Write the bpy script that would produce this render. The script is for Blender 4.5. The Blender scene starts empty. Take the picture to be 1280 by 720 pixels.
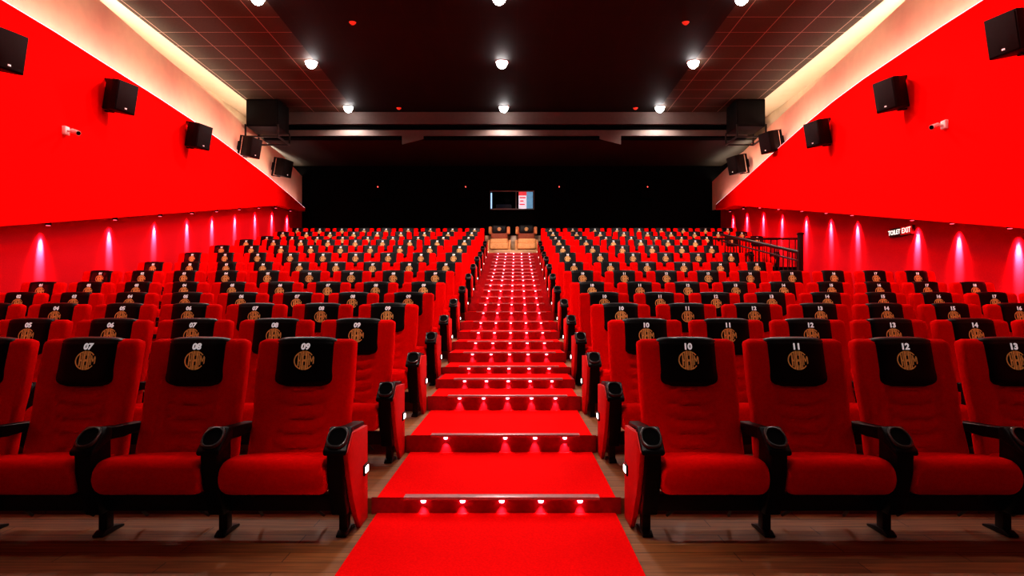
import bpy, bmesh, math, random
from mathutils import Vector, Matrix
random.seed(7)
scene = bpy.context.scene
COL = scene.collection
PI = math.pi
H = 1.33                      # eye height of the camera

# ------------------------------------------------------------------ materials
def mat(name, color, rough=0.6, metal=0.0, emit=None, estr=0.0, spec=0.5, noise=0.0, nscale=40.0, bump=0.0, sheen=0.0):
    m = bpy.data.materials.new(name); m.use_nodes = True
    nt = m.node_tree; b = nt.nodes['Principled BSDF']
    b.inputs['Base Color'].default_value = (*color, 1)
    b.inputs['Roughness'].default_value = rough
    b.inputs['Metallic'].default_value = metal
    b.inputs['Specular IOR Level'].default_value = spec
    if sheen: b.inputs['Sheen Weight'].default_value = sheen
    if emit:
        b.inputs['Emission Color'].default_value = (*emit, 1)
        b.inputs['Emission Strength'].default_value = estr
    if noise or bump:
        tc = nt.nodes.new('ShaderNodeTexCoord'); n = nt.nodes.new('ShaderNodeTexNoise')
        n.inputs['Scale'].default_value = nscale; n.inputs['Detail'].default_value = 3
        nt.links.new(tc.outputs['Object'], n.inputs['Vector'])
        if noise:
            r = nt.nodes.new('ShaderNodeValToRGB')
            r.color_ramp.elements[0].position = .3; r.color_ramp.elements[1].position = .7
            r.color_ramp.elements[0].color = (*[c*(1-noise) for c in color], 1)
            r.color_ramp.elements[1].color = (*[min(1, c*(1+noise)) for c in color], 1)
            nt.links.new(n.outputs['Fac'], r.inputs['Fac']); nt.links.new(r.outputs['Color'], b.inputs['Base Color'])
        if bump:
            bp = nt.nodes.new('ShaderNodeBump'); bp.inputs['Strength'].default_value = bump
            bp.inputs['Distance'].default_value = .01
            nt.links.new(n.outputs['Fac'], bp.inputs['Height']); nt.links.new(bp.outputs['Normal'], b.inputs['Normal'])
    return m

def wood_mat(name, c1, c2, rough=.6, plank=(1.2, .14)):
    m = bpy.data.materials.new(name); m.use_nodes = True
    nt = m.node_tree; b = nt.nodes['Principled BSDF']; L = nt.links.new
    tc = nt.nodes.new('ShaderNodeTexCoord')
    br = nt.nodes.new('ShaderNodeTexBrick'); br.inputs['Scale'].default_value = 1
    br.inputs['Brick Width'].default_value = plank[0]; br.inputs['Row Height'].default_value = plank[1]
    br.inputs['Mortar Size'].default_value = .003
    br.inputs['Color1'].default_value = (*c1, 1); br.inputs['Color2'].default_value = (*c2, 1)
    br.inputs['Mortar'].default_value = (c1[0]*.25, c1[1]*.25, c1[2]*.25, 1)
    L(tc.outputs['Object'], br.inputs['Vector'])
    mp = nt.nodes.new('ShaderNodeMapping'); mp.inputs['Scale'].default_value = (2.5, 40, 10)
    n = nt.nodes.new('ShaderNodeTexNoise'); n.inputs['Scale'].default_value = 1; n.inputs['Detail'].default_value = 5
    L(tc.outputs['Object'], mp.inputs['Vector']); L(mp.outputs['Vector'], n.inputs['Vector'])
    mx = nt.nodes.new('ShaderNodeMixRGB'); mx.blend_type = 'MULTIPLY'; mx.inputs['Fac'].default_value = .8
    r = nt.nodes.new('ShaderNodeValToRGB'); r.color_ramp.elements[0].color = (.35, .35, .35, 1); r.color_ramp.elements[0].position = .3
    r.color_ramp.elements[1].position = .7
    L(n.outputs['Fac'], r.inputs['Fac']); L(br.outputs['Color'], mx.inputs['Color1']); L(r.outputs['Color'], mx.inputs['Color2'])
    L(mx.outputs['Color'], b.inputs['Base Color']); b.inputs['Roughness'].default_value = rough
    return m

def ceiling_mat(name, tile, line, x0, y0, s=.75, w=.016):
    """tiles with pale T-bar lines, laid out in object coordinates"""
    m = bpy.data.materials.new(name); m.use_nodes = True
    nt = m.node_tree; b = nt.nodes['Principled BSDF']; L = nt.links.new
    tc = nt.nodes.new('ShaderNodeTexCoord'); sp = nt.nodes.new('ShaderNodeSeparateXYZ'); L(tc.outputs['Object'], sp.inputs[0])
    def M(op, a, bb=None):
        n = nt.nodes.new('ShaderNodeMath'); n.operation = op
        if hasattr(a, 'type'): L(a, n.inputs[0])
        else: n.inputs[0].default_value = a
        if bb is not None:
            if hasattr(bb, 'type'): L(bb, n.inputs[1])
            else: n.inputs[1].default_value = bb
        return n.outputs[0]
    def ln(c, o):
        f = M('FRACT', M('DIVIDE', M('ADD', c, -o + 60*s), s))
        return M('LESS_THAN', f, w/s)
    g = M('MAXIMUM', ln(sp.outputs[0], x0), ln(sp.outputs[1], y0))
    n = nt.nodes.new('ShaderNodeTexNoise'); n.inputs['Scale'].default_value = 25; L(tc.outputs['Object'], n.inputs['Vector'])
    r = nt.nodes.new('ShaderNodeValToRGB')
    r.color_ramp.elements[0].color = (*[c*.75 for c in tile], 1); r.color_ramp.elements[1].color = (*[c*1.25 for c in tile], 1)
    L(n.outputs['Fac'], r.inputs['Fac'])
    mx = nt.nodes.new('ShaderNodeMixRGB'); L(g, mx.inputs['Fac']); L(r.outputs['Color'], mx.inputs['Color1'])
    mx.inputs['Color2'].default_value = (*line, 1); L(mx.outputs['Color'], b.inputs['Base Color'])
    b.inputs['Roughness'].default_value = .7; b.inputs['Specular IOR Level'].default_value = .2
    return m

M_ = {
 'fabric': mat('red_fabric', (.84, .0012, .0012), .9, noise=.05, nscale=60, bump=.10, spec=.04),
 'cover': mat('black_leatherette', (.0035, .0035, .0042), .42, noise=.2, nscale=120, bump=.12, spec=.22),
 'plastic': mat('black_plastic', (.004, .004, .0045), .4, noise=.2, nscale=90, spec=.18),
 'hole': mat('cup_well', (.001, .001, .001), .8, noise=.2, nscale=30, spec=.05),
 'rim': mat('satin_rim', (.06, .055, .055), .3, metal=.6, noise=.1, nscale=50),
 'gold': mat('gold_print', (.85, .50, .17), .5, emit=(.8, .42, .12), estr=.10, noise=.25, nscale=70),  # slight glow added so the emblems read in weak light
 'white': mat('white_print', (.9, .9, .9), .5, emit=(1, 1, 1), estr=.30, noise=.03, nscale=50),  # glow added to keep the numbers white where little light reaches
 'metal': mat('black_metal', (.008, .007, .007), .45, metal=.3, noise=.2, nscale=60),
 'sidered': mat('red_side_panel', (.6, .004, .004), .55, noise=.08, nscale=50, spec=.25),
 'lens': mat('panel_lamp', (1, .9, .88), .3, emit=(1, .85, .82), estr=5, noise=.02),
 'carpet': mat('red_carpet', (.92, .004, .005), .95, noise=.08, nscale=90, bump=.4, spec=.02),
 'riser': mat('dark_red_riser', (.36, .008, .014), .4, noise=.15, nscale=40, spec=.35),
 'nosing': mat('metal_nosing', (.55, .28, .28), .35, metal=.4, noise=.1, nscale=60),
 'led': mat('pink_led', (1, .5, .6), .3, emit=(1, .36, .5), estr=9, noise=.01),
 'redwall': mat('red_paint', (.84, .002, .0015), .85, noise=.02, nscale=6, spec=.03),
 'lowwall': mat('red_wall_fabric', (.52, .006, .017), .8, noise=.08, nscale=50, bump=.1, spec=.05),
 'cream': mat('cream_paint', (.85, .64, .44), .75, noise=.04, nscale=4, spec=.15),
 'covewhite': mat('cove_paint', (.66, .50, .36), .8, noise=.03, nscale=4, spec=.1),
 'black': mat('black_paint', (.0012, .0010, .0010), .85, noise=.2, nscale=10, spec=.05),
 'beam': mat('beam_paint', (.09, .07, .062), .6, noise=.06, nscale=10, spec=.2),
 'speaker': mat('speaker_cabinet', (.003, .002, .002), .6, noise=.2, nscale=120, spec=.12),
 'grille': mat('speaker_grille', (.003, .0025, .0025), .7, noise=.4, nscale=260, bump=.5, spec=.2),
 'badge': mat('speaker_badge', (.8, .8, .8), .4, emit=(1, 1, 1), estr=.25, noise=.02),
 'lamp': mat('lamp_glass', (1, 1, 1), .3, emit=(1, .95, .93), estr=45, noise=.01),
 'trimring': mat('lamp_ring', (.5, .5, .5), .4, metal=.5, noise=.05),
 'camwhite': mat('white_camera_shell', (.8, .74, .72), .4, noise=.03),
 'detector': mat('detector_shell', (.6, .06, .04), .5, emit=(1, .05, .02), estr=.35, noise=.05),
 'tan': mat('tan_leather', (.75, .36, .14), .5, noise=.12, nscale=20, bump=.1, spec=.3),
 'brown': mat('brown_leather', (.30, .075, .03), .5, noise=.15, nscale=20, bump=.1, spec=.3),
 'signbody': mat('sign_housing', (.05, .004, .004), .4, noise=.1),
 'signwhite': mat('sign_white_glow', (1, 1, 1), .4, emit=(1, 1, .9), estr=1.1, noise=.01),
 'signred': mat('sign_red_glow', (.8, .02, .02), .4, emit=(.5, .005, .01), estr=.15, noise=.01),
 'rail': mat('railing_metal', (.02, .004, .004), .4, metal=.4, noise=.1),
 'ledred': mat('indicator', (1, .1, .1), .4, emit=(1, .1, .08), estr=3, noise=.01),
 'posterred': mat('poster_red', (.8, .05, .06), .6, emit=(1, .08, .09), estr=.7, noise=.2, nscale=14),
 'posterwhite': mat('poster_white', (.9, .85, .88), .6, emit=(1, .86, .92), estr=.75, noise=.12, nscale=14),
 'posterblue': mat('poster_blue', (.2, .4, .6), .6, emit=(.2, .45, .62), estr=.6, noise=.2, nscale=10),
 'bluestrip': mat('blue_white_tube', (.5, .7, 1), .4, emit=(.45, .7, 1), estr=1.2, noise=.02),
 'booth': mat('booth_interior', (.02, .02, .024), .6, emit=(.02, .02, .03), estr=.25, noise=.4, nscale=5),
 'windowframe': mat('grey_window_frame', (.18, .17, .16), .4, metal=.4, noise=.1),
}
M_['floor'] = wood_mat('wood_floor', (.42, .175, .05), (.30, .12, .034))
M_['platwood'] = wood_mat('pale_wood', (.72, .42, .2), (.62, .34, .15), .4, (2.0, .3))
M_['ceil_side'] = ceiling_mat('brown_ceiling_tiles', (.048, .032, .020), (.34, .22, .17), -6.65, 13.44)  # side bays: brown tone of the cove-lit tiles, painted in
M_['ceil_mid'] = ceiling_mat('black_ceiling_tiles', (.0026, .0012, .0012), (.010, .003, .003), -6.65, 13.44)  # same tiles painted near black where the cove light fades out
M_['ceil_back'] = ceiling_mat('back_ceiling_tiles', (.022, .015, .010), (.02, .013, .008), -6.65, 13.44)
g = bpy.data.materials.new('clear_glass'); g.use_nodes = True
gb = g.node_tree.nodes['Principled BSDF']; gb.inputs['Roughness'].default_value = .02
gb.inputs['Transmission Weight'].default_value = 1; gb.inputs['IOR'].default_value = 1.05
gb.inputs['Base Color'].default_value = (.9, .95, 1, 1); M_['glass'] = g

# ------------------------------------------------------------------ mesh helpers
def mesh_of(name, bm, mats, smooth=True, angle=40):
    bmesh.ops.recalc_face_normals(bm, faces=bm.faces)
    me = bpy.data.meshes.new(name); bm.to_mesh(me); bm.free()
    for m in (mats if isinstance(mats, (list, tuple)) else [mats]): me.materials.append(m)
    if smooth:
        for p in me.polygons: p.use_smooth = True
        try: me.set_sharp_from_angle(angle=math.radians(angle))
        except Exception: pass
    return me

def put(name, me, parent=None, loc=(0, 0, 0), rot=(0, 0, 0)):
    o = bpy.data.objects.new(name, me); COL.objects.link(o)
    o.location = loc; o.rotation_euler = rot
    if parent: o.parent = parent
    return o

def tag(o, label, cat, group=None):
    o['label'] = label; o['category'] = cat
    if group: o['group'] = group
    return o

def thing(name, label, cat, loc=(0, 0, 0), rot=(0, 0, 0), group=None):
    return tag(put(name, None, None, loc, rot), label, cat, group)

def struct(name, me):
    o = put(name, me); o['kind'] = 'structure'; return o

def box(bm, x0, x1, y0, y1, z0, z1, mi=0, bev=0, seg=2):
    r = bmesh.ops.create_cube(bm, size=1)
    vs = r['verts']
    for v in vs:
        v.co = Vector(((x0+x1)/2 + v.co.x*(x1-x0), (y0+y1)/2 + v.co.y*(y1-y0), (z0+z1)/2 + v.co.z*(z1-z0)))
    fs = {f for v in vs for f in v.link_faces}
    for f in fs: f.material_index = mi
    if bev:
        es = list({e for v in vs for e in v.link_edges})
        bmesh.ops.bevel(bm, geom=es, offset=bev, segments=seg, affect='EDGES', profile=.5)

def cyl(bm, p0, p1, r0, r1=None, n=12, caps=True, mi=0):
    r1 = r0 if r1 is None else r1
    p0 = Vector(p0); p1 = Vector(p1); d = p1-p0
    rot = d.to_track_quat('Z', 'Y').to_matrix().to_4x4()
    M = Matrix.Translation((p0+p1)/2) @ rot
    r = bmesh.ops.create_cone(bm, cap_ends=caps, segments=n, radius1=r0, radius2=r1, depth=d.length, matrix=M)
    for f in {f for v in r['verts'] for f in v.link_faces}: f.material_index = mi

def prism(bm, pts, axis, a, b, mi=0, bev=0):
    """polygon pts extruded along axis (0:x with pts (y,z), 1:y with pts (x,z), 2:z with pts (x,y))"""
    def P(p, t):
        return (t, p[0], p[1]) if axis == 0 else ((p[0], t, p[1]) if axis == 1 else (p[0], p[1], t))
    A = [bm.verts.new(P(p, a)) for p in pts]; B = [bm.verts.new(P(p, b)) for p in pts]
    fs = [bm.faces.new(A), bm.faces.new(list(reversed(B)))]
    n = len(pts)
    for i in range(n):
        fs.append(bm.faces.new((A[i], B[i], B[(i+1) % n], A[(i+1) % n])))
    for f in fs: f.material_index = mi
    if bev:
        es = list({e for v in A+B for e in v.link_edges})
        bmesh.ops.bevel(bm, geom=es, offset=bev, segments=2, affect='EDGES', profile=.5)

def loft(bm, secs, cap=True, mi=0):
    rings = [[bm.verts.new(p) for p in s] for s in secs]
    n = len(rings[0])
    for a, b in zip(rings[:-1], rings[1:]):
        for i in range(n):
            f = bm.faces.new((a[i], a[(i+1) % n], b[(i+1) % n], b[i])); f.material_index = mi
    if cap:
        for r in (rings[0], rings[-1]):
            f = bm.faces.new(r); f.material_index = mi

def rrect(w, t, r, nx=16, nc=4, ns=2):
    """rounded rectangle outline (x,y), w wide, t deep, starting front-left; dense along x"""
    pts = []; hw, ht = w/2-r, t/2-r
    for i in range(nx+1): pts.append((-hw+2*hw*i/nx, -t/2))
    for i in range(1, nc): a = -PI/2+PI/2*i/nc; pts.append((hw+r*math.cos(a), -ht+r*math.sin(a)))
    for i in range(ns+1): pts.append((w/2, -ht+2*ht*i/ns))
    for i in range(1, nc): a = PI/2*i/nc; pts.append((hw+r*math.cos(a), ht+r*math.sin(a)))
    for i in range(nx+1): pts.append((hw-2*hw*i/nx, t/2))
    for i in range(1, nc): a = PI/2+PI/2*i/nc; pts.append((-hw+r*math.cos(a), ht+r*math.sin(a)))
    for i in range(ns+1): pts.append((-w/2, ht-2*ht*i/ns))
    for i in range(1, nc): a = PI+PI/2*i/nc; pts.append((-hw+r*math.cos(a), -ht+r*math.sin(a)))
    return pts

def text_mesh(body, size, m, bold=.0, name='lettering', extrude=.001, shear=0):
    cu = bpy.data.curves.new('txt', 'FONT'); cu.body = body; cu.size = size
    cu.align_x = 'CENTER'; cu.align_y = 'CENTER'; cu.offset = bold; cu.extrude = extrude; cu.resolution_u = 3
    cu.shear = shear
    ob = bpy.data.objects.new('txt', cu); COL.objects.link(ob)
    dg = bpy.context.evaluated_depsgraph_get(); dg.update()
    me = bpy.data.meshes.new_from_object(ob.evaluated_get(dg)); me.name = name
    bpy.data.objects.remove(ob); me.materials.clear(); me.materials.append(m)
    return me

# ------------------------------------------------------------------ measured layout
D = [4.37, 5.77, 7.14, 8.50, 9.89, 11.3, 13.0, 14.6, 16.1, 17.6, 19.1, 20.45, 21.85]     # headrest plane of each row
R = [4.32, 5.67, 7.04, 8.40, 9.79, 11.2, 12.9, 14.5, 16.0, 17.5, 19.0, 20.35, 21.72]     # riser behind each row
F = [0, .10, .24, .387, .572, .814, 1.074, 1.384, 1.68, 1.97, 2.215, 2.495, 2.774, 3.06] # floor of each row, then top landing
PITCH = [.702 + .016*max(0, k-5)/7 for k in range(13)]
PITCH = [.702, .702, .702, .702, .702, .702, .706, .708, .711, .713, .715, .717, .718]
def xc(y): return -.10 + .12*(y-4.4)/17.5
HALF = .825
XL, XR = -7.50, 7.45          # lower walls
PL, PR = -7.20, 6.85          # upper red panels
CL, CR = -7.50, 7.15          # cream walls
ZC = 7.13                     # ceiling
YB = 24.0                     # back wall
# steps: (y, z)
steps = [(R[0], F[1]), (R[1], F[2]), (R[2], F[3])]
mids = [.49, .70, .936, 1.23, 1.52, 1.82, 2.09, 2.345, 2.63, 2.91]
for i, k in enumerate(range(3, 13)):
    steps.append(((R[k-1]+R[k])/2, mids[i])); steps.append((R[k], F[k+1]))

# ------------------------------------------------------------------ floor
PITX = 5.22; PY0, PY1 = R[5]+.12, R[9]-.1      # the stair well beside rows 7-10 on the right
bm = bmesh.new()
ys = [-2.5] + R + [YB]
for k in range(14):
    y0, y1 = ys[k], ys[k+1]
    x1 = XR
    if 6 <= k <= 9: x1 = PITX
    box(bm, XL, x1, y0, y1, -.3 if k == 0 else F[k-1]-.3, F[k])
for a, b in ((R[5], PY0),): box(bm, PITX, XR, a, b, .5, F[6])
box(bm, PITX, XR, PY0, R[9], -.1, .35)
fl = struct('floor', mesh_of('floor', bm, M_['floor'], False))
fl['label'] = 'brown plank floor stepped under the seat rows'
# flat side wall of stair well
bm = bmesh.new()
prof = [(PY0, .3), (R[9], .3), (R[9], F[10]+.22), (R[8], F[9]+.25), (R[7], F[8]+.25), (R[6], F[7]+.25), (PY0, F[6]+.25)]
prism(bm, prof, 0, PITX, PITX+.08)
box(bm, PITX+.08, XR-.01, R[9]-.06, R[9]+.02, .3, F[10]+.15)
struct('trim_1', mesh_of('stairwell_lining', bm, M_['black'], False))

# aisle step blocks (only the half steps stand above the row floors)
bm = bmesh.new()
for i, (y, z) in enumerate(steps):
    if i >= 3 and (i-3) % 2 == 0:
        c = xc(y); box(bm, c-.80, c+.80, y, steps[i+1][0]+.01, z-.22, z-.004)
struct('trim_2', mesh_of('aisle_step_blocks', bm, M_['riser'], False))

# carpet: runs over treads, risers get the dark facing
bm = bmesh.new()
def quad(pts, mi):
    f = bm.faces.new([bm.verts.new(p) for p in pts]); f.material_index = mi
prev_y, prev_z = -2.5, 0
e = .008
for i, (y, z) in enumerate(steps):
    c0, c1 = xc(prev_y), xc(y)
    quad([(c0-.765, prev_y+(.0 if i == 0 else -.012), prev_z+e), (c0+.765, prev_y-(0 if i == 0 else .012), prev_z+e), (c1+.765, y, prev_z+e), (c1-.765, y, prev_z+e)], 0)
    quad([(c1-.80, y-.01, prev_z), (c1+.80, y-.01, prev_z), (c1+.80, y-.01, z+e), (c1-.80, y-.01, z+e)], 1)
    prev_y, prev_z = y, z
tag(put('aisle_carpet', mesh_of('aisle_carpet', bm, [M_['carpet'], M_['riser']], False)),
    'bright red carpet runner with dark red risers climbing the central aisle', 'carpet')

# nosings with five lights each
ORD = ['first', 'second', 'third', 'fourth', 'fifth', 'sixth', 'seventh', 'eighth', 'ninth', 'tenth', 'eleventh', 'twelfth',
       'thirteenth', 'fourteenth', 'fifteenth', 'sixteenth', 'seventeenth', 'eighteenth', 'nineteenth', 'twentieth',
       'twenty-first', 'twenty-second', 'twenty-third']
bm = bmesh.new(); box(bm, -.625, .625, -.045, .03, .006, .015, bev=.003); box(bm, -.625, .625, -.045, -.034, -.006, .012, bev=.003)
me_nose = mesh_of('nosing', bm, M_['nosing'])
bm = bmesh.new(); cyl(bm, (0, 0, -.012), (0, 0, .0), .014, .018, 10); me_led = mesh_of('led', bm, M_['led'])
for i, (y, z) in enumerate(steps):
    c = xc(y)+.035
    t = thing('step_nosing', 'metal nosing strip with pink lights on the %s aisle step from the bottom' % ORD[i], 'step light', (c, y, z+.004), group='lit nosings of the aisle steps')
    put('nosing_strip', me_nose, t)
    for j in range(5):
        if i == 1 and j == 1: continue        # one lamp of the second step is dead
        x = (-.50 + .25*j)
        put('step_lamp', me_led, t, (x, -.028, -.012))
        l = bpy.data.lights.new('step_lamp_light', 'SPOT'); l.energy = 5.5; l.color = (1, .30, .44)
        l.spot_size = math.radians(56); l.spot_blend = .6; l.shadow_soft_size = .012
        lo = bpy.data.objects.new('step_lamp_light', l); COL.objects.link(lo)
        lo.location = (c+x, y-.034, z-.024); lo.rotation_euler = (math.radians(10), 0, 0)

# ------------------------------------------------------------------ the cinema seat
SH = 1.118
def face_y(z): return -.20*(SH-z)/.70
def backrest_mesh():
    bm = bmesh.new(); secs = []
    T = .11; n = 44
    for i in range(n+1):
        v = i/n; z = .36 + (SH-.36)*v
        # rounding of the top edge
        w, t = .632, T
        if z > SH-.035:
            q = (z-(SH-.035))/.035; s = math.sqrt(max(0, 1-q*q)); w = .632-.07*(1-s); t = T-.07*(1-s)
        if z < .40: w -= .02*(.40-z)/.04
        w -= .018*math.exp(-((z-.62)/.12)**2)
        pts = []
        for (x, y) in rrect(w, t, min(.032, t*.4), nx=26):
            yy = y + face_y(z) + T/2
            if y < -t/2+.01:
                u = abs(x)/(w/2)
                # bolsters stand proud of the hollow centre
                dip = .022*(1-min(1, (u/.62)**4)) if z < .86 else .022*(1-min(1, (u/.62)**4))*max(0, 1-(z-.86)/.06)
                yy += dip
                if z < .86 and u < .50:
                    zz = z - .028*(x/.16)**2           # smile shaped pleats
                    ph = (zz-.44)/.088
                    fr = ph-math.floor(ph)
                    if 0 <= ph < 4.2:
                        edge = min(1, (.50-u)/.12)
                        yy += -.016*edge*math.sin(PI*fr)**.6 + .010*edge*(1 if (fr < .08 or fr > .92) else 0)
            pts.append((x, yy, z))
        secs.append(pts)
    loft(bm, secs)
    return mesh_of('backrest', bm, M_['fabric'], True, 60)
def cover_mesh():
    bm = bmesh.new()
    prof = []                      # (y,z,halfwidth)
    off = .014
    zb = .822
    n = 22
    for i in range(n+1):
        z = zb + (SH-.022-zb)*i/n
        r = .07; dz = z-zb; hw = .192
        if dz < r: hw = .192-r+math.sqrt(max(0, r*r-(r-dz)**2))
        o = off if dz > .03 else -.004+(off+.004)*dz/.03
        prof.append((face_y(z)-o, z, hw, o))
    y0 = face_y(SH)-off; r = .036
    for i in range(1, 9):
        a = PI/2*i/8; prof.append((y0+r-r*math.cos(a), SH-.022+r*math.sin(a), .194, off))
    prof.append((.055, SH+.016, .194, off)); prof.append((.10, SH+.008, .194, off)); prof.append((.122, SH-.02, .194, off)); prof.append((.122, SH-.14, .19, off))
    m = 18; rows = []
    for (y, z, hw, o) in prof:
        row = []
        for j in range(m+1):
            u = -1+2*j/m
            sag = (abs(u)**8)*.022
            top = max(0, (z-(SH-.03))/.045)
            row.append(bm.verts.new((u*hw, y + (sag if y < .05 else -sag), z - sag*.5*top - .006*top*u*u)))
        rows.append(row)
    for a, b in zip(rows[:-1], rows[1:]):
        for j in range(m): bm.faces.new((a[j], a[j+1], b[j+1], b[j]))
    return mesh_of('headrest_cover', bm, M_['cover'], True, 70)
def cushion_mesh():
    bm = bmesh.new(); secs = []; n = 26
    y0, y1 = -.655, -.17
    for i in range(n+1):
        y = y0+(y1-y0)*(i/n)**1.3
        q = min(1, (y-y0)/.08); s = math.sqrt(max(0.02, 1-(1-q)**2))
        top = .468 - .055*max(0, (y+.50)/.33) if y > -.50 else .468
        bot = .272 + .03*max(0, (y+.5)/.33)
        mid = (top+bot)/2; h = (top-bot)*(.35+.65*s); w = .604*(.955+.045*s)
        pts = []
        for (x, z) in rrect(w, h, min(.05, h*.45), nx=18):
            u = abs(x)/(w/2)
            crown = .010*(1-u**2) if z > 0 else 0
            pts.append((x, y, mid+z+crown))
        secs.append(pts)
    loft(bm, secs)
    return mesh_of('seat_cushion', bm, M_['fabric'], True, 60)
def arm_mesh():
    bm = bmesh.new()
    prism(bm, [(-.645, .535), (-.505, .635), (-.47, .632), (-.44, .60), (-.44, .14), (-.54, .14), (-.60, .27), (-.625, .40)], 0, -.046, .046, bev=.012)
    # wider head carrying the cup well
    prism(bm, [(-.655, .50), (-.655, .53), (-.505, .642), (-.46, .635), (-.46, .565)], 0, -.066, .066, bev=.014)
    prism(bm, [(-.50, .635), (-.30, .612), (-.06, .600), (-.06, .545), (-.30, .545), (-.50, .555)], 0, -.038, .038, bev=.012)
    return mesh_of('armrest', bm, M_['plastic'], True, 35)
TILT = math.atan2(.112, .150)
def cup_meshes():
    n = 28
    def ring(a, b, z, p):
        o = []
        for i in range(n):
            t = 2*PI*i/n; c, s = math.cos(t), math.sin(t)
            o.append((a*math.copysign(abs(c)**p, c), b*math.copysign(abs(s)**p, s), z))
        return o
    bm = bmesh.new()
    loft(bm, [ring(.060, .082, .0, .75), ring(.060, .082, .008, .75), ring(.055, .077, .014, .75), ring(.050, .066, .013, .9), ring(.047, .062, .002, .9)], cap=False)
    rim = mesh_of('cup_rim', bm, M_['rim'], True, 60)
    bm = bmesh.new(); loft(bm, [ring(.050, .065, .006, .9), ring(.049, .064, .0025, .9)])
    well = mesh_of('cup_well', bm, M_['hole'], False)
    return rim, well
def panel_mesh():
    bm = bmesh.new()
    prism(bm, [(-.645, .52), (-.515, .612), (-.40, .600), (-.13, .585), (-.125, .0), (-.33, .0), (-.42, .10), (-.52, .24), (-.60, .38)], 0, -.014, .014, bev=.005)
    return mesh_of('side_panel', bm, M_['sidered'], True, 35)
def beam_mesh(w):
    bm = bmesh.new(); box(bm, -w/2, w/2, -.46, -.37, .14, .235, bev=.006); return mesh_of('support_beam', bm, M_['metal'])
def leg_mesh():
    bm = bmesh.new()
    box(bm, -.025, .025, -.45, -.38, .02, .15, bev=.004)
    prism(bm, [(-.50, 0), (-.28, 0), (-.28, .012), (-.37, .03), (-.46, .03), (-.50, .012)], 0, -.03, .03, bev=.003)
    return mesh_of('leg', bm, M_['metal'])
def bracket_mesh():
    bm = bmesh.new()
    for sx in (-.16, .16):
        prism(bm, [(-.46, .22), (-.38, .22), (-.22, .33), (-.24, .36), (-.40, .30), (-.52, .29), (-.53, .26)], 0, sx-.012, sx+.012)
        cyl(bm, (sx, -.41, .15), (sx*.8+(.06 if sx > 0 else -.06), -.27, .06), .010, n=8)
    return mesh_of('seat_bracket', bm, M_['metal'])

def emblem_mesh(r=.063):
    """round monogram: tall H strokes with smaller letters either side, clipped to a circle"""
    bm = bmesh.new()
    def c(x): return math.sqrt(max(0, 1-x*x))
    def bar(x0, x1, z0=None, z1=None):
        m = 3
        for i in range(m):
            a = x0+(x1-x0)*i/m; b = x0+(x1-x0)*(i+1)/m
            za0, zb0 = (-c(a), -c(b)) if z0 is None else (max(z0, -c(a)), max(z0, -c(b)))
            za1, zb1 = (c(a), c(b)) if z1 is None else (min(z1, c(a)), min(z1, c(b)))
            f = bm.faces.new([bm.verts.new((a*r, 0, za0*r)), bm.verts.new((b*r, 0, zb0*r)), bm.verts.new((b*r, 0, zb1*r)), bm.verts.new((a*r, 0, za1*r))])
    def diag(x0, z0, x1, z1, w=.10):
        f = bm.faces.new([bm.verts.new(((x0-w/2)*r, 0, z0*r)), bm.verts.new(((x0+w/2)*r, 0, z0*r)), bm.verts.new(((x1+w/2)*r, 0, z1*r)), bm.verts.new(((x1-w/2)*r, 0, z1*r))])
    # central H of doubled strokes
    bar(-.42, -.30); bar(-.26, -.06); bar(.12, .30); bar(.34, .46)
    bar(-.06, .12, -.12, .12)
    bar(-.03, .03, .50, .99); bar(.05, .10, .50, .99); bar(-.03, .03, -.99, -.50); bar(.05, .10, -.99, -.50)
    # left letter
    bar(-.66, -.50, -.60, .66); bar(-.50, -.42, -.10, .08)
    # left rim arc
    for i in range(14):
        a0 = math.radians(112+i*136/14); a1 = math.radians(112+(i+1)*136/14)
        bm.faces.new([bm.verts.new((rr*math.cos(a)*r*1.06, 0, rr*math.sin(a)*r*1.0)) for rr, a in ((1, a0), (1, a1), (.87, a1), (.87, a0))])
    # right small M
    bar(.50, .62, -.48, .54); bar(.98, 1.10, None, None) if False else None
    diag(.60, .45, .76, -.15); diag(.92, .45, .76, -.15)
    f = bm.faces.new([bm.verts.new((.90*r, 0, -.42*r)), bm.verts.new((1.02*r, 0, -.30*r)), bm.verts.new((1.02*r, 0, .30*r)), bm.verts.new((.90*r, 0, .46*r))])
    for i in range(6):
        a0 = math.radians(-75+i*40/6); a1 = math.radians(-75+(i+1)*40/6)
        bm.faces.new([bm.verts.new((rr*math.cos(a)*r, 0, rr*math.sin(a)*r)) for rr, a in ((1, a0), (1, a1), (.88, a1), (.88, a0))])
    for i in range(6):
        a0 = math.radians(35+i*40/6); a1 = math.radians(35+(i+1)*40/6)
        bm.faces.new([bm.verts.new((rr*math.cos(a)*r, 0, rr*math.sin(a)*r)) for rr, a in ((1, a0), (1, a1), (.88, a1), (.88, a0))])
    return mesh_of('emblem', bm, M_['gold'], False)

me_back, me_cover, me_cush, me_arm = backrest_mesh(), cover_mesh(), cushion_mesh(), arm_mesh()
me_rim, me_well = cup_meshes(); me_panel = panel_mesh(); me_beam = beam_mesh(.70); me_leg = leg_mesh(); me_br = bracket_mesh()
me_emb = emblem_mesh()
bm = bmesh.new(); box(bm, -.006, .006, -.06, .06, -.032, .032, bev=.003); me_lh = mesh_of('lamp_housing', bm, M_['plastic'])
bm = bmesh.new(); box(bm, -.008, .008, -.040, .040, -.020, .020, bev=.003); me_ll = mesh_of('lamp_lens', bm, M_['lens'])
me_num = [text_mesh('%02d' % i, .056, M_['white'], bold=.0026, name='number', shear=.12 if i < 10 else 0) for i in range(1, 19)]

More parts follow.
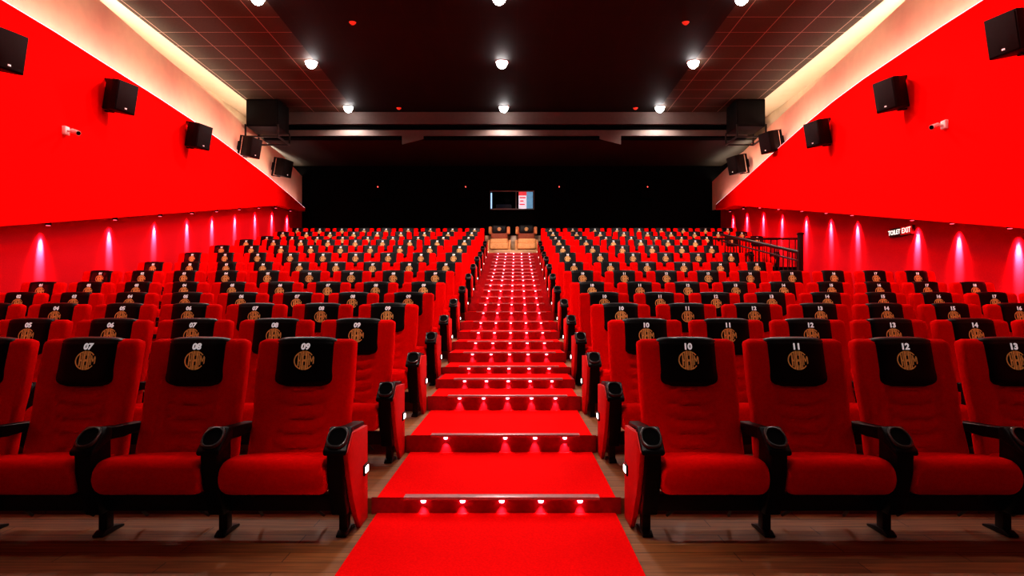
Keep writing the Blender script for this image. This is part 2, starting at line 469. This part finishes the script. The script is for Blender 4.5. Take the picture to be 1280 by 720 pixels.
LEAN = math.atan2(.20, .70)
def seat(row, num, x, last_left=False, last_right=False):
    y, z = D[row], F[row]
    where = 'left of the aisle' if num < 10 else 'right of the aisle'
    if num in (9, 10): where = 'beside the aisle, %s side' % ('left' if num == 9 else 'right')
    if num in (1, 18): where = 'by the %s wall' % ('left' if num == 1 else 'right')
    t = thing('cinema_seat', 'red cinema seat, black cover numbered %02d, %s row from front, %s' % (num, ORD[row], where),
              'seat', (x, y, z), group='red numbered cinema seats')
    put('backrest', me_back, t)
    c = put('headrest_cover', me_cover, t)
    c['label'] = 'black headrest cover numbered %02d with gold emblem' % num
    zz = 1.072; put('seat_number', me_num[num-1], c, (0, face_y(zz)-.0165, zz), (PI/2-LEAN, 0, 0))
    zz = .986; put('emblem', me_emb, c, (0, face_y(zz)-.0175, zz), (-LEAN, 0, 0))
    put('seat_cushion', me_cush, t)
    p = PITCH[row]
    arms = [-p/2] if not last_right else [-p/2, p/2]
    if num >= 10: arms = [p/2] if not last_left else [-p/2, p/2]
    for ax in arms:
        a = put('armrest', me_arm, t, (ax, 0, 0))
        put('cup_rim', me_rim, a, (0, -.580, .590), (TILT, 0, 0))
        put('cup_well', me_well, a, (0, -.580, .590), (TILT, 0, 0))
        if row < 4: put('leg', me_leg, t, (ax, 0, 0))
    if row < 4:
        put('support_beam', me_beam, t); put('seat_bracket', me_br, t)
    for flag, s in ((last_left, -1), (last_right, 1)):
        if flag:
            sp = put('side_panel', me_panel, t, (s*(p/2+.060), 0, 0))
            lh = put('aisle_lamp', me_lh, sp, (s*.018, -.20, .325)); lh['label'] = 'small white aisle lamp'
            put('lamp_lens', me_ll, sp, (s*.019, -.20, .325))
    return t

for row in range(13):
    c = xc(D[row]); p = PITCH[row]
    for num in range(1, 10):
        seat(row, num, c-1.235-(9-num)*p, last_left=False, last_right=(num == 9))
    for num in range(10, 19):
        if 6 <= row <= 9 and num > 15: continue
        seat(row, num, c+1.235+(num-10)*p, last_left=(num == 10))

# ------------------------------------------------------------------ two tan recliners at the top of the aisle
def tan_seat(x, label):
    y, z = 22.95, 3.20
    t = thing('recliner_seat', label, 'seat', (x, y, z), group='tan recliners at the top of the aisle')
    bm = bmesh.new(); box(bm, -.28, .28, -.16, .04, .30, .80, bev=.03, seg=3); put('backrest', mesh_of('b', bm, M_['brown']), t)
    bm = bmesh.new()
    box(bm, -.245, .245, -.20, .08, .62, .90, bev=.05, seg=4); h = put('headrest_cover', mesh_of('h', bm, M_['cover']), t); h['label'] = 'black headrest cover with gold emblem'
    put('emblem', me_emb, h, (0, -.206, .76))
    bm = bmesh.new()
    bm.free()
    for s in (-1, 1):
        bm = bmesh.new(); box(bm, s*.31-.055, s*.31+.055, -.17, .06, .60, .86, bev=.045, seg=4)
        put('headrest_wing', mesh_of('w', bm, M_['tan']), t)
    bm = bmesh.new(); box(bm, -.30, .30, -.62, -.10, .22, .40, bev=.05, seg=4); put('seat_cushion', mesh_of('c', bm, M_['tan']), t)
    bm = bmesh.new(); box(bm, -.30, .30, -.68, -.55, .05, .24, bev=.03, seg=3); put('leg_rest', mesh_of('l', bm, M_['tan']), t)
    for s in (-1, 1):
        bm = bmesh.new(); box(bm, s*.345-.045, s*.345+.045, -.58, .0, .0, .36, bev=.03, seg=3); put('armrest', mesh_of('a', bm, M_['tan']), t)
    bm = bmesh.new(); box(bm, -.29, .29, -.56, .0, .0, .08, bev=.005); put('base', mesh_of('s', bm, M_['brown']), t)
tan_seat(-.43, 'tan leather recliner with black headrest, left one at the top of the aisle')
tan_seat(.49, 'tan leather recliner with black headrest, right one at the top of the aisle')
bm = bmesh.new()
box(bm, -.83, .86, 22.05, 23.6, 3.06, 3.20, bev=.004)
tag(put('wooden_plinth', mesh_of('plinth', bm, M_['platwood'])), 'pale wooden plinth under the two recliners', 'platform')
bm = bmesh.new(); box(bm, -.94, .99, 23.3, 23.36, 3.06, 3.80, bev=.004)
tag(put('low_panel', mesh_of('low_panel', bm, M_['platwood'])), 'low pale wooden panel standing behind the two recliners', 'panel')

# ------------------------------------------------------------------ side walls
def bot(y): return 2.46 + .1775*(y-9.45) if y < 20.6 else 4.44 + .075*(y-20.6)
TOPL = [(-2.5, 5.66), (9.5, 5.66), (10.6, 5.66), (12.2, 5.62), (13.7, 5.585), (15.2, 5.53), (16.6, 5.44), (18, 5.33), (19.8, 5.18), (21.6, 4.98), (23.4, 4.76)]
TOPR = [(-2.5, 5.78), (9.7, 5.79), (10.7, 5.80), (11.7, 5.79), (13.1, 5.77), (14.35, 5.71), (15.8, 5.58), (17.2, 5.42), (19.0, 5.20), (20.8, 4.97), (22.6, 4.76)]
CRM_L = [(-2.5, 7.0), (12.2, 6.91), (14.1, 6.75), (17.1, 6.60), (18.9, 6.42), (22, 6.27), (24, 6.0)]
CRM_R = [(-2.5, 7.0), (12.2, 6.90), (15.0, 6.66), (18.5, 6.36), (22, 6.0), (24, 5.8)]
for side, P, C, X, TOP, CRM in (('left', PL, CL, XL, TOPL, CRM_L), ('right', PR, CR, XR, TOPR, CRM_R)):
    s = -1 if side == 'left' else 1
    bm = bmesh.new(); box(bm, X, X+s*.1, -2.5, YB, -.3, 5.0)
    struct('wall_'+side, mesh_of('wall', bm, M_['lowwall'], False))
    # red panel
    yb = [-2.5, 9.45, 20.6, TOP[-1][0]]
    poly = [(y, bot(y)) for y in yb] + list(reversed(TOP))
    bm = bmesh.new(); prism(bm, poly, 0, P, P+s*.05)
    # soffit board joining the panel to the wall
    so = [(y, bot(y)) for y in yb]
    prism(bm, so + [(y, z+.04) for y, z in reversed(so)], 0, P+s*.05, X-s*.0)
    o = struct('wall_%s_panel' % side, mesh_of('panel', bm, M_['redwall'], False)); o.name = 'trim_3' if s < 0 else 'trim_4'
    # cream wall
    bm = bmesh.new(); poly = [(-2.5, 2.6)] + [(12, 3.5), (20, 4.7), (24, 4.8)] + list(reversed(CRM))
    # start just above the soffit so it is never seen below it
    poly = [(-2.5, bot(-2.5)+.3), (9.45, bot(9.45)+.3), (19, bot(19)+.25), (24, 4.78)] + list(reversed(CRM))
    prism(bm, poly, 0, C, C+s*.04)
    o = struct('trim_5' if s < 0 else 'trim_6', mesh_of('cream', bm, M_['cream'], False))
    # outer wall of the cove and its ceiling strip
    bm = bmesh.new(); ox = C+s*.62
    box(bm, ox, ox+s*.08, -2.5, YB, 5.6, ZC+.1)
    box(bm, min(C+s*(-.02 if s < 0 else -.11), ox), max(C+s*(-.02 if s < 0 else -.11), ox), -2.5, YB, ZC, ZC+.08)
    struct('trim_7' if s < 0 else 'trim_8', mesh_of('cove', bm, M_['covewhite'], False))
    # LED tape: cool pink tape lights the cream wall from behind the red panel
    for (pa, pb) in zip(TOP[:-1], TOP[1:]):
        if pb[0] < 3: continue
        a = Vector((P+s*.14, pa[0], pa[1]-.10)); b = Vector((P+s*.14, pb[0], pb[1]-.10))
        segs = 4 if pa[0] < 0 else 1
        l = bpy.data.lights.new('panel_tape_light', 'AREA'); l.shape = 'RECTANGLE'; l.size = (b-a).length; l.size_y = .05
        l.energy = 6*(b-a).length; l.color = (1, .58, .60)
        lo = bpy.data.objects.new('panel_tape_light', l); COL.objects.link(lo); lo.location = (a+b)/2
        xax = (b-a).normalized(); zax = -Vector((s*.10, 0, 1)); zax = (zax - xax*zax.dot(xax)).normalized(); yax = zax.cross(xax)
        lo.rotation_euler = Matrix((xax, yax, zax)).transposed().to_euler()
    # warm tape behind the top of the cream wall lights the ceiling edge
    for (pa, pb) in zip(CRM[:-1], CRM[1:]):
        a = Vector((C+s*.075, pa[0], pa[1]-.02)); b = Vector((C+s*.075, pb[0], pb[1]-.02))
        l = bpy.data.lights.new('cove_tape_light', 'AREA'); l.shape = 'RECTANGLE'; l.size = (b-a).length; l.size_y = .06
        l.energy = 6.5*(b-a).length; l.color = (1, .84, .66)
        lo = bpy.data.objects.new('cove_tape_light', l); COL.objects.link(lo); lo.location = (a+b)/2
        xax = (b-a).normalized(); zax = -Vector((s*.1, 0, 1)); zax = (zax - xax*zax.dot(xax)).normalized(); yax = zax.cross(xax)
        lo.rotation_euler = Matrix((xax, yax, zax)).transposed().to_euler()
    # thin visible tape along the top of the red panel
    bm = bmesh.new()
    cu = [(y, z) for y, z in TOP if y > -3]
    prism(bm, cu + [(y, z+.018) for y, z in reversed(cu)], 0, P+s*.01, P+s*.03)
    mt = M_.setdefault('tape', mat('pink_tape', (1, .6, .65), .4, emit=(1, .55, .62), estr=1.6, noise=.01))
    tag(put('light_strip', mesh_of('strip', bm, mt, False)), 'thin glowing pink light strip along the curved top of the %s red wall panel' % side, 'light strip')

# ------------------------------------------------------------------ ceiling, beam, back wall
SX = 4.45
bm = bmesh.new()
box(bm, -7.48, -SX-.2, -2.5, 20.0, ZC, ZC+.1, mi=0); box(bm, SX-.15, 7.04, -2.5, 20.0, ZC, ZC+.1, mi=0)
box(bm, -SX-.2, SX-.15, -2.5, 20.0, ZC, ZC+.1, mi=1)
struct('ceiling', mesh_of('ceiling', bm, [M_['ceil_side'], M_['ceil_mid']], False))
bm = bmesh.new()
box(bm, -7.9, 7.5, 20.3, YB, 6.36, 6.5)
struct('ceiling_rear', mesh_of('ceiling2', bm, M_['ceil_back'], False)).name = 'trim_9'
bm = bmesh.new()
box(bm, -7.42, 7.0, 20.0, 20.3, 6.77, ZC, mi=0)      # upper lit fascia
box(bm, -7.42, 7.0, 20.10, 20.3, 6.58, 6.77, mi=1)   # dark recess
box(bm, -7.42, 7.0, 19.96, 20.3, 6.41, 6.58, mi=0)   # lower fascia
box(bm, -7.42, 7.0, 20.0, 20.32, 6.36, 6.41, mi=1)
struct('trim_10', mesh_of('beam', bm, [M_['beam'], M_['black']], False))
bm = bmesh.new()
wx0, wx1, wz0, wz1 = -.79, .80, 4.80, 5.48
box(bm, -8.2, wx0, YB, YB+.1, 2.5, 7.2); box(bm, wx1, 7.9, YB, YB+.1, 2.5, 7.2)
box(bm, wx0, wx1, YB, YB+.1, 2.5, wz0); box(bm, wx0, wx1, YB, YB+.1, wz1, 7.2)
struct('wall_back', mesh_of('wall_back', bm, M_['black'], False))
bm = bmesh.new()
box(bm, wx0-.6, wx0-.55, YB+.1, YB+1.6, 4.3, 6); box(bm, wx1+.55, wx1+.6, YB+.1, YB+1.6, 4.3, 6)
box(bm, wx0-.6, wx1+.6, YB+1.6, YB+1.65, 4.3, 6); box(bm, wx0-.6, wx1+.6, YB+.1, YB+1.65, 5.95, 6); box(bm, wx0-.6, wx1+.6, YB+.1, YB+1.65, 4.3, 4.35)
struct('trim_12', mesh_of('booth_shell', bm, M_['black'], False))
# projection window
w = struct('window_1', None)
w.location = (0, YB, 0)
bm = bmesh.new()
box(bm, wx0, wx1, -.03, .05, wz0, wz0+.035); box(bm, wx0, wx1, -.03, .05, wz1-.035, wz1)
box(bm, wx0, wx0+.03, -.03, .05, wz0, wz1); box(bm, wx1-.03, wx1, -.03, .05, wz0, wz1); box(bm, .13, .165, -.03, .05, wz0, wz1)
put('window_frame', mesh_of('f', bm, M_['windowframe'], False), w)
bm = bmesh.new(); box(bm, wx0+.03, wx1-.03, .0, .012, wz0+.035, wz1-.035); put('window_pane', mesh_of('p', bm, M_['glass'], False), w)
bm = bmesh.new()
box(bm, .24, .52, 0, .02, 5.32, 5.47, mi=0); box(bm, .24, .52, 0, .02, 4.85, 5.32, mi=1)
for k, (a, b) in enumerate(((.27, .49), (.29, .42), (.27, .46))): box(bm, a, b, -.008, 0, 5.22-.12*k, 5.27-.12*k, mi=0)
box(bm, .52, .75, 0, .02, 4.85, 5.47, mi=2)
tag(put('wall_poster', mesh_of('poster', bm, [M_['posterred'], M_['posterwhite'], M_['posterblue']], False), None, (0, YB+.12, 0)),
    'lit red, white and blue poster seen in the right projection window', 'poster')
bm = bmesh.new(); cyl(bm, (-.74, 0, 4.86), (-.74, 0, 5.42), .024, n=10)
tag(put('tube_light', mesh_of('tube', bm, M_['bluestrip']), None, (0, YB+.14, 0)), 'upright bluish tube light at the left edge of the projection window', 'light')
t = thing('film_projector', 'dark projector standing behind the left projection window', 'projector', (-.30, YB+.8, 4.35))
bm = bmesh.new(); box(bm, -.28, .28, -.25, .25, .35, .72, bev=.02); put('projector_body', mesh_of('b', bm, M_['booth']), t)
bm = bmesh.new(); cyl(bm, (.1, -.25, .55), (.1, -.42, .55), .07, .08, 20); put('lens', mesh_of('l', bm, M_['rim']), t)
bm = bmesh.new(); box(bm, -.2, .2, -.2, .2, 0, .35, bev=.01); put('stand', mesh_of('s', bm, M_['booth']), t)

# ------------------------------------------------------------------ ceiling lamps
XS = [-4.75, -.24, 4.29]; YS = [19.5, 15.9, 12.55, 9.2, 5.8, 2.4]
bm = bmesh.new(); cyl(bm, (0, 0, -.018), (0, 0, 0), .15, .16, 28); me_ring = mesh_of('ring', bm, M_['trimring'])
bm = bmesh.new()
loft(bm, [[(.13*math.cos(q)*math.cos(2*PI*k/24), .13*math.cos(q)*math.sin(2*PI*k/24), -.012-.15*math.sin(q)) for k in range(24)] for q in (0, .3, .6, .9, 1.2, 1.45)])  # dome shape stands in for the round glare of the lamp
me_lamp = mesh_of('lamp', bm, M_['lamp'])
DEP = ['nearest the rear beam', 'second row from the rear beam', 'at the top edge of the view']
for j, y in enumerate(YS):
    for i, x in enumerate(XS):
        if j < 3:
            t = thing('ceiling_downlight', 'round white ceiling downlight, %s, %s' % (('left', 'centre', 'right')[i], DEP[j]), 'ceiling light', (x, y, ZC), group='ceiling downlights')
            put('trim_ring', me_ring, t); put('lamp_lens', me_lamp, t)  # the lens here is the dome that stands in for the lamp's round glare
        l = bpy.data.lights.new('downlight', 'SPOT'); l.energy = [230, 290, 280, 220, 95, 14][j]
        l.color = (1, .84, .78); l.spot_size = math.radians(165 if j else 150); l.spot_blend = .5; l.shadow_soft_size = .10
        lo = bpy.data.objects.new('downlight', l); COL.objects.link(lo); lo.location = (x, y, ZC-.22)

# narrow aisle beams from the centre lamps; the last is added to brighten the recliners
for (y, ty, tz, e, a) in ((2.4, 3.7, 0, 620, 28), (5.8, 6.6, .3, 700, 36), (9.2, 10.2, 1, 700, 40), (12.55, 14.4, 1.6, 700, 40), (15.9, 22.8, 3.6, 900, 26)):
    l = bpy.data.lights.new('aisle_beam', 'SPOT'); l.energy = e; l.color = (1, .84, .76)
    l.spot_size = math.radians(a); l.spot_blend = .9; l.shadow_soft_size = .10
    lo = bpy.data.objects.new('aisle_beam', l); COL.objects.link(lo); p = Vector((XS[1], y, ZC-.22)); lo.location = p
    lo.rotation_euler = (Vector((xc(ty), ty, tz))-p).to_track_quat('-Z', 'Y').to_euler()
# added red fill spots, no fixtures there, to brighten the red panels
for s in (-1, 1):
    for y in (3.0, 5.4, 7.8, 10.2, 12.6, 15.0, 17.2, 19.0):
        l = bpy.data.lights.new('wall_flood', 'SPOT'); l.energy = 520; l.color = (1, .02, .02)
        l.spot_size = math.radians(64 if y < 16 else 54); l.spot_blend = .9; l.shadow_soft_size = .15
        lo = bpy.data.objects.new('wall_flood', l); COL.objects.link(lo)
        p = Vector((s*2.4-.2, y, ZC-.15)); q = Vector(((PR if s > 0 else PL), y, 3.95 if y < 16 else 4.4))
        lo.location = p; lo.rotation_euler = (q-p).to_track_quat('-Z', 'Y').to_euler()
# added warm fill spots without fixtures, evening out the cream walls
for s in (-1, 1):
    for y in (4.5, 7.0, 9.5, 12.0, 14.5, 17.0, 18.6):
        l = bpy.data.lights.new('cream_wall_lamp', 'SPOT'); l.energy = 600; l.color = (1, .72, .54)
        l.spot_size = math.radians(24); l.spot_blend = 1; l.shadow_soft_size = .12
        lo = bpy.data.objects.new('cream_wall_lamp', l); COL.objects.link(lo)
        p = Vector((s*.6-.2, y, ZC-.35)); q = Vector(((CR if s > 0 else CL), y+1.6, 6.25))
        lo.location = p; lo.rotation_euler = (q-p).to_track_quat('-Z', 'Y').to_euler()
# smoke detectors
bm = bmesh.new(); cyl(bm, (0, 0, -.03), (0, 0, 0), .055, .075, 20); me_det = mesh_of('det', bm, M_['detector'])
bm = bmesh.new(); cyl(bm, (0, 0, -.05), (0, 0, -.03), .03, .04, 16); me_det2 = mesh_of('det2', bm, M_['detector'])
for (x, y, lb) in ((-3.25, 13.7, 'front left'), (3.54, 13.7, 'front right'), (-3.30, 19.6, 'left, near the rear beam'), (3.6, 19.6, 'right, near the rear beam')):
    t = thing('smoke_detector', 'small reddish round smoke detector on the black ceiling, ' + lb, 'smoke detector', (x, y, ZC), group='ceiling smoke detectors')
    put('detector_base', me_det, t); put('sensor', me_det2, t)

# two angled pale plates under the beam
bm = bmesh.new(); prism(bm, [(-.32, 0), (.32, 0), (.32, -.10), (-.32, -.26)], 1, -.01, .01)
me_pl = mesh_of('plate', bm, M_['beam'], False)
for x, s, lb in ((-2.95, 1, 'left'), (2.92, -1, 'right')):
    o = put('hanging_plate', me_pl, None, (x, 19.97, 6.41)); o.scale.x = s
    tag(o, 'small pale angled plate hanging under the ceiling beam, %s one' % lb, 'plate', 'plates under the beam')

# big boxes hung at the ends of the beam
for sx, x0, x1, lb in ((-1, -7.40, -6.50, 'left'), (1, 6.25, 7.05, 'right')):
    t = thing('hanging_subwoofer', 'big black box hung on a frame from the %s end of the ceiling beam' % lb, 'speaker', ((x0+x1)/2, 19.0, 6.2), group='big boxes hung at the beam ends')
    hw = (x1-x0)/2
    bm = bmesh.new(); box(bm, -hw, hw, -.30, .60, .15, .915, bev=.02); put('cabinet', mesh_of('c', bm, M_['speaker']), t)
    bm = bmesh.new(); box(bm, -hw+.05, hw-.05, -.315, -.30, .20, .86, bev=.004); put('grille', mesh_of('g', bm, M_['grille']), t)
    bm = bmesh.new()
    for xx in (-hw, hw):
        box(bm, xx-.02, xx+.02, -.36, -.32, -.12, .2); box(bm, xx-.02, xx+.02, .62, .66, -.12, .2); box(bm, xx-.02, xx+.02, -.36, .66, -.16, -.12)
    for yy in (-.36, .62): box(bm, -hw, hw, yy, yy+.04, -.16, -.12)
    put('hanging_frame', mesh_of('f', bm, M_['metal'], False), t)

# ------------------------------------------------------------------ wall speakers
def speaker_parts():
    bm = bmesh.new()
    # plan: front wide, rear narrower
    prism(bm, [(-.22, -.20), (.22, -.20), (.22, -.08), (.12, .18), (-.12, .18), (-.22, -.08)], 2, -.26, .26, bev=.012)
    cab = mesh_of('cabinet', bm, M_['speaker'], True, 30)
    bm = bmesh.new(); box(bm, -.20, .20, -.215, -.195, -.24, .24, bev=.008); gr = mesh_of('grille', bm, M_['grille'])
    bm = bmesh.new(); box(bm, -.022, .022, -.220, -.214, -.012, .012, bev=.002); bd = mesh_of('badge', bm, M_['badge'])
    bm = bmesh.new()
    for s in (-1, 1): box(bm, -.03, .03, .05, .34, s*.28-.012, s*.28+.012)
    box(bm, -.03, .03, .32, .345, -.29, .29); box(bm, -.06, .06, .335, .36, -.12, .12)
    return cab, gr, bd, mesh_of('bracket', bm, M_['metal'], False)
sc_, sg_, sb_, sk_ = speaker_parts()
SPL = [(9.1, 4.81), (11.83, 5.03), (14.8, 5.09), (18.2, 5.65), (20.8, 5.63)]
SPR = [(8.83, 4.92), (11.6, 5.0), (14.4, 5.05), (17.5, 5.62), (20.1, 5.58)]
names = ['nearest the camera', 'second from the camera', 'third from the camera', 'fourth, above the red panel', 'farthest, near the back wall']
for side, s, P, SP in (('left', -1, PL, SPL), ('right', 1, PR, SPR)):
    for i, (y, z) in enumerate(SP):
        x = P - s*.26 if i < 3 else P + s*(-.05)
        if i > 2: x = P - s*.10
        a = math.radians(74)
        t = thing('wall_speaker', 'black wall speaker high on the %s wall, %s' % (side, names[i]), 'speaker', (x, y, z), (math.radians(11), 0, -s*a), group='black wall speakers')
        put('cabinet', sc_, t); put('grille', sg_, t); put('badge', sb_, t, (0.0, 0, -.19)); put('bracket', sk_, t)

# back wall speakers, nearly lost in the dark, each with a tiny indicator
for x, lb in ((-4.72, 'far left'), (-1.63, 'centre left'), (1.66, 'centre right'), (4.77, 'far right')):
    t = thing('rear_speaker', 'black speaker on the dark back wall, %s, with tiny red light' % lb, 'speaker', (x, YB-.20, 5.45), group='black speakers on the back wall')
    bm = bmesh.new(); box(bm, -.24, .24, -.16, .16, -.30, .30, bev=.012); put('cabinet', mesh_of('c', bm, M_['black']), t)
    bm = bmesh.new(); cyl(bm, (0, -.16, .1), (0, -.172, .1), .02, n=8); put('indicator_light', mesh_of('i', bm, M_['ledred']), t)

# ------------------------------------------------------------------ security cameras
for side, s, x, y, z in (('left', -1, PL, 10.8, 4.16), ('right', 1, PR, 10.6, 4.20)):
    t = thing('security_camera', 'white bullet security camera on the %s red wall' % side, 'camera', (x, y, z), group='white security cameras')
    bm = bmesh.new(); box(bm, min(0, -s*.06), max(0, -s*.06), -.06, .06, -.07, .07, bev=.012); put('junction_box', mesh_of('j', bm, M_['camwhite']), t)
    bm = bmesh.new(); cyl(bm, (-s*.05, 0, 0), (-s*.15, .0, -.02), .018, n=10); put('bracket_arm', mesh_of('a', bm, M_['camwhite']), t)
    bm = bmesh.new(); cyl(bm, (-s*.12, .02, .0), (-s*.27, -.06, -.055), .040, n=16); put('camera_body', mesh_of('b', bm, M_['camwhite']), t)
    bm = bmesh.new(); cyl(bm, (-s*.27, -.06, -.055), (-s*.278, -.064, -.058), .032, n=16); put('lens', mesh_of('l', bm, M_['hole']), t)

# ------------------------------------------------------------------ wall washers under the red panels
WL = [9.1, 10.7, 12.5, 14.1, 15.5, 16.8, 18.2, 19.6, 21.0, 22.4]
WR = [8.6, 9.9, 11.2, 12.32, 14.5, 15.7, 17.0, 18.5, 19.9, 21.3, 22.6]
bm = bmesh.new(); cyl(bm, (0, 0, -.05), (0, 0, .0), .045, n=16); me_wb = mesh_of('wb', bm, M_['plastic'])
bm = bmesh.new(); cyl(bm, (0, 0, -.058), (0, 0, -.048), .032, n=12)
me_wl = mesh_of('wl', bm, mat('washer_lens', (1, .3, .35), .3, emit=(1, .12, .2), estr=1.5, noise=.01))
for side, s, X, W in (('left', -1, XL, WL), ('right', 1, XR, WR)):
    for i, y in enumerate(W):
        x = X - s*.115; z = bot(y)-.004
        k = len(W)-1-i
        t = thing('wall_washer', 'small downlight under the %s red panel, %s from the back wall' % (side, ORD[k]), 'wall light', (x, y, z), group='wall washing downlights')
        put('lamp_body', me_wb, t); put('lamp_lens', me_wl, t)
        l = bpy.data.lights.new('wall_washer_light', 'SPOT'); l.energy = 260; l.color = (1, .10, .17)
        l.spot_size = math.radians(64); l.spot_blend = 1.0; l.shadow_soft_size = .03
        lo = bpy.data.objects.new('wall_washer_light', l); COL.objects.link(lo); lo.location = (x, y, z-.07)
        lo.rotation_euler = (0, s*math.radians(9), 0)     # lean slightly towards the wall
        sway = random.uniform(-.06, .06)
        lo.rotation_euler = (sway, -s*math.radians(13), 0)
        l = bpy.data.lights.new('wall_washer_beam', 'SPOT'); l.energy = 2000; l.color = (1, .55, .62)
        l.spot_size = math.radians(27); l.spot_blend = 1.0; l.shadow_soft_size = .02
        lo = bpy.data.objects.new('wall_washer_beam', l); COL.objects.link(lo); lo.location = (x, y, z-.07)
        lo.rotation_euler = (sway, -s*math.radians(16), 0)

# ------------------------------------------------------------------ exit sign on the right wall
t = thing('exit_sign', 'illuminated sign reading TOILET EXIT on the right wall below the red panel', 'sign', (XR, 12.80, 2.765))
bm = bmesh.new(); box(bm, -.05, 0, -.38, .38, -.085, .085, bev=.006); put('sign_housing', mesh_of('h', bm, M_['signbody']), t)
bm = bmesh.new(); box(bm, -.054, -.05, -.37, -.005, -.075, .075); put('red_face', mesh_of('r', bm, M_['signred'], False), t)
rot = Matrix(((0, 0, -1), (-1, 0, 0), (0, 1, 0))).to_euler()
put('toilet_lettering', text_mesh('TOILET', .125, M_['signwhite'], bold=.002), t, (-.058, .20, 0), rot)
put('exit_lettering', text_mesh('EXIT', .142, M_['signwhite'], bold=.001), t, (-.060, -.195, 0), rot)

# ------------------------------------------------------------------ guard railing round the stair well
t = thing('guard_railing', 'dark metal guard railing round the stair opening by the right wall', 'railing', (PITX+.04, PY0, 0))
ox, oy = PITX+.04, PY0
def top_z(y): return 2.34 + (y-12.37)*.178
bm = bmesh.new(); ya, yb_ = 12.3, 16.9
cyl(bm, (0, ya-oy, top_z(ya)), (0, yb_-oy, top_z(yb_)), .035, n=12)
cyl(bm, (0, ya-oy, top_z(ya)-.16), (0, yb_-oy, top_z(yb_)-.16), .018, n=10)
put('handrail', mesh_of('hr', bm, M_['rail']), t)
bm = bmesh.new(); box(bm, -.04, .04, 12.22-oy, 12.30-oy, F[6], 2.64, bev=.006); box(bm, -.05, .05, 12.21-oy, 12.31-oy, 2.64, 2.68, bev=.004)
put('post', mesh_of('po', bm, M_['rail']), t)
n = 22
for i in range(n):
    y = ya + (yb_-ya)*(i+.5)/n
    zb = [F[6], F[7], F[8], F[9]][0 if y < R[6] else 1 if y < R[7] else 2 if y < R[8] else 3]
    bm = bmesh.new(); cyl(bm, (0, y-oy, zb+.2), (0, y-oy, top_z(y)), .011, n=8); put('baluster', mesh_of('ba', bm, M_['rail']), t)
# back rail
t = thing('guard_railing', 'level dark metal railing across the back of the stair opening', 'railing', (PITX, R[9]-.02, F[10]))
zt = 3.10-F[10]
bm = bmesh.new(); cyl(bm, (0, 0, zt), (XR-PITX, 0, zt), .028, n=12); put('handrail', mesh_of('hr', bm, M_['rail']), t)
for i in range(14):
    x = (XR-PITX)*(i+.5)/14
    bm = bmesh.new(); cyl(bm, (x, 0, .10), (x, 0, zt), .013, n=8); put('baluster', mesh_of('ba', bm, M_['rail']), t)

# ------------------------------------------------------------------ world, camera
wd = bpy.data.worlds.new('World'); scene.world = wd; wd.use_nodes = True
wd.node_tree.nodes['Background'].inputs[0].default_value = (.02, .002, .002, 1)
wd.node_tree.nodes['Background'].inputs[1].default_value = .3
cam = bpy.data.cameras.new('Camera'); cam.lens = 840/1280*36; cam.sensor_width = 36; cam.shift_y = 23.5/1280
cam.clip_start = .05; cam.clip_end = 200
co = bpy.data.objects.new('Camera', cam); COL.objects.link(co); co.location = (0, 0, H); co.rotation_euler = (PI/2, 0, 0)
scene.camera = co
scene.view_settings.view_transform = 'Standard'
scene.view_settings.look = 'None'
LK = 'Medium High Contrast'
try: scene.view_settings.look = LK
except Exception as ex: print('LOOK', ex)
scene.view_settings.exposure = 0
scene.cycles.max_bounces = 6
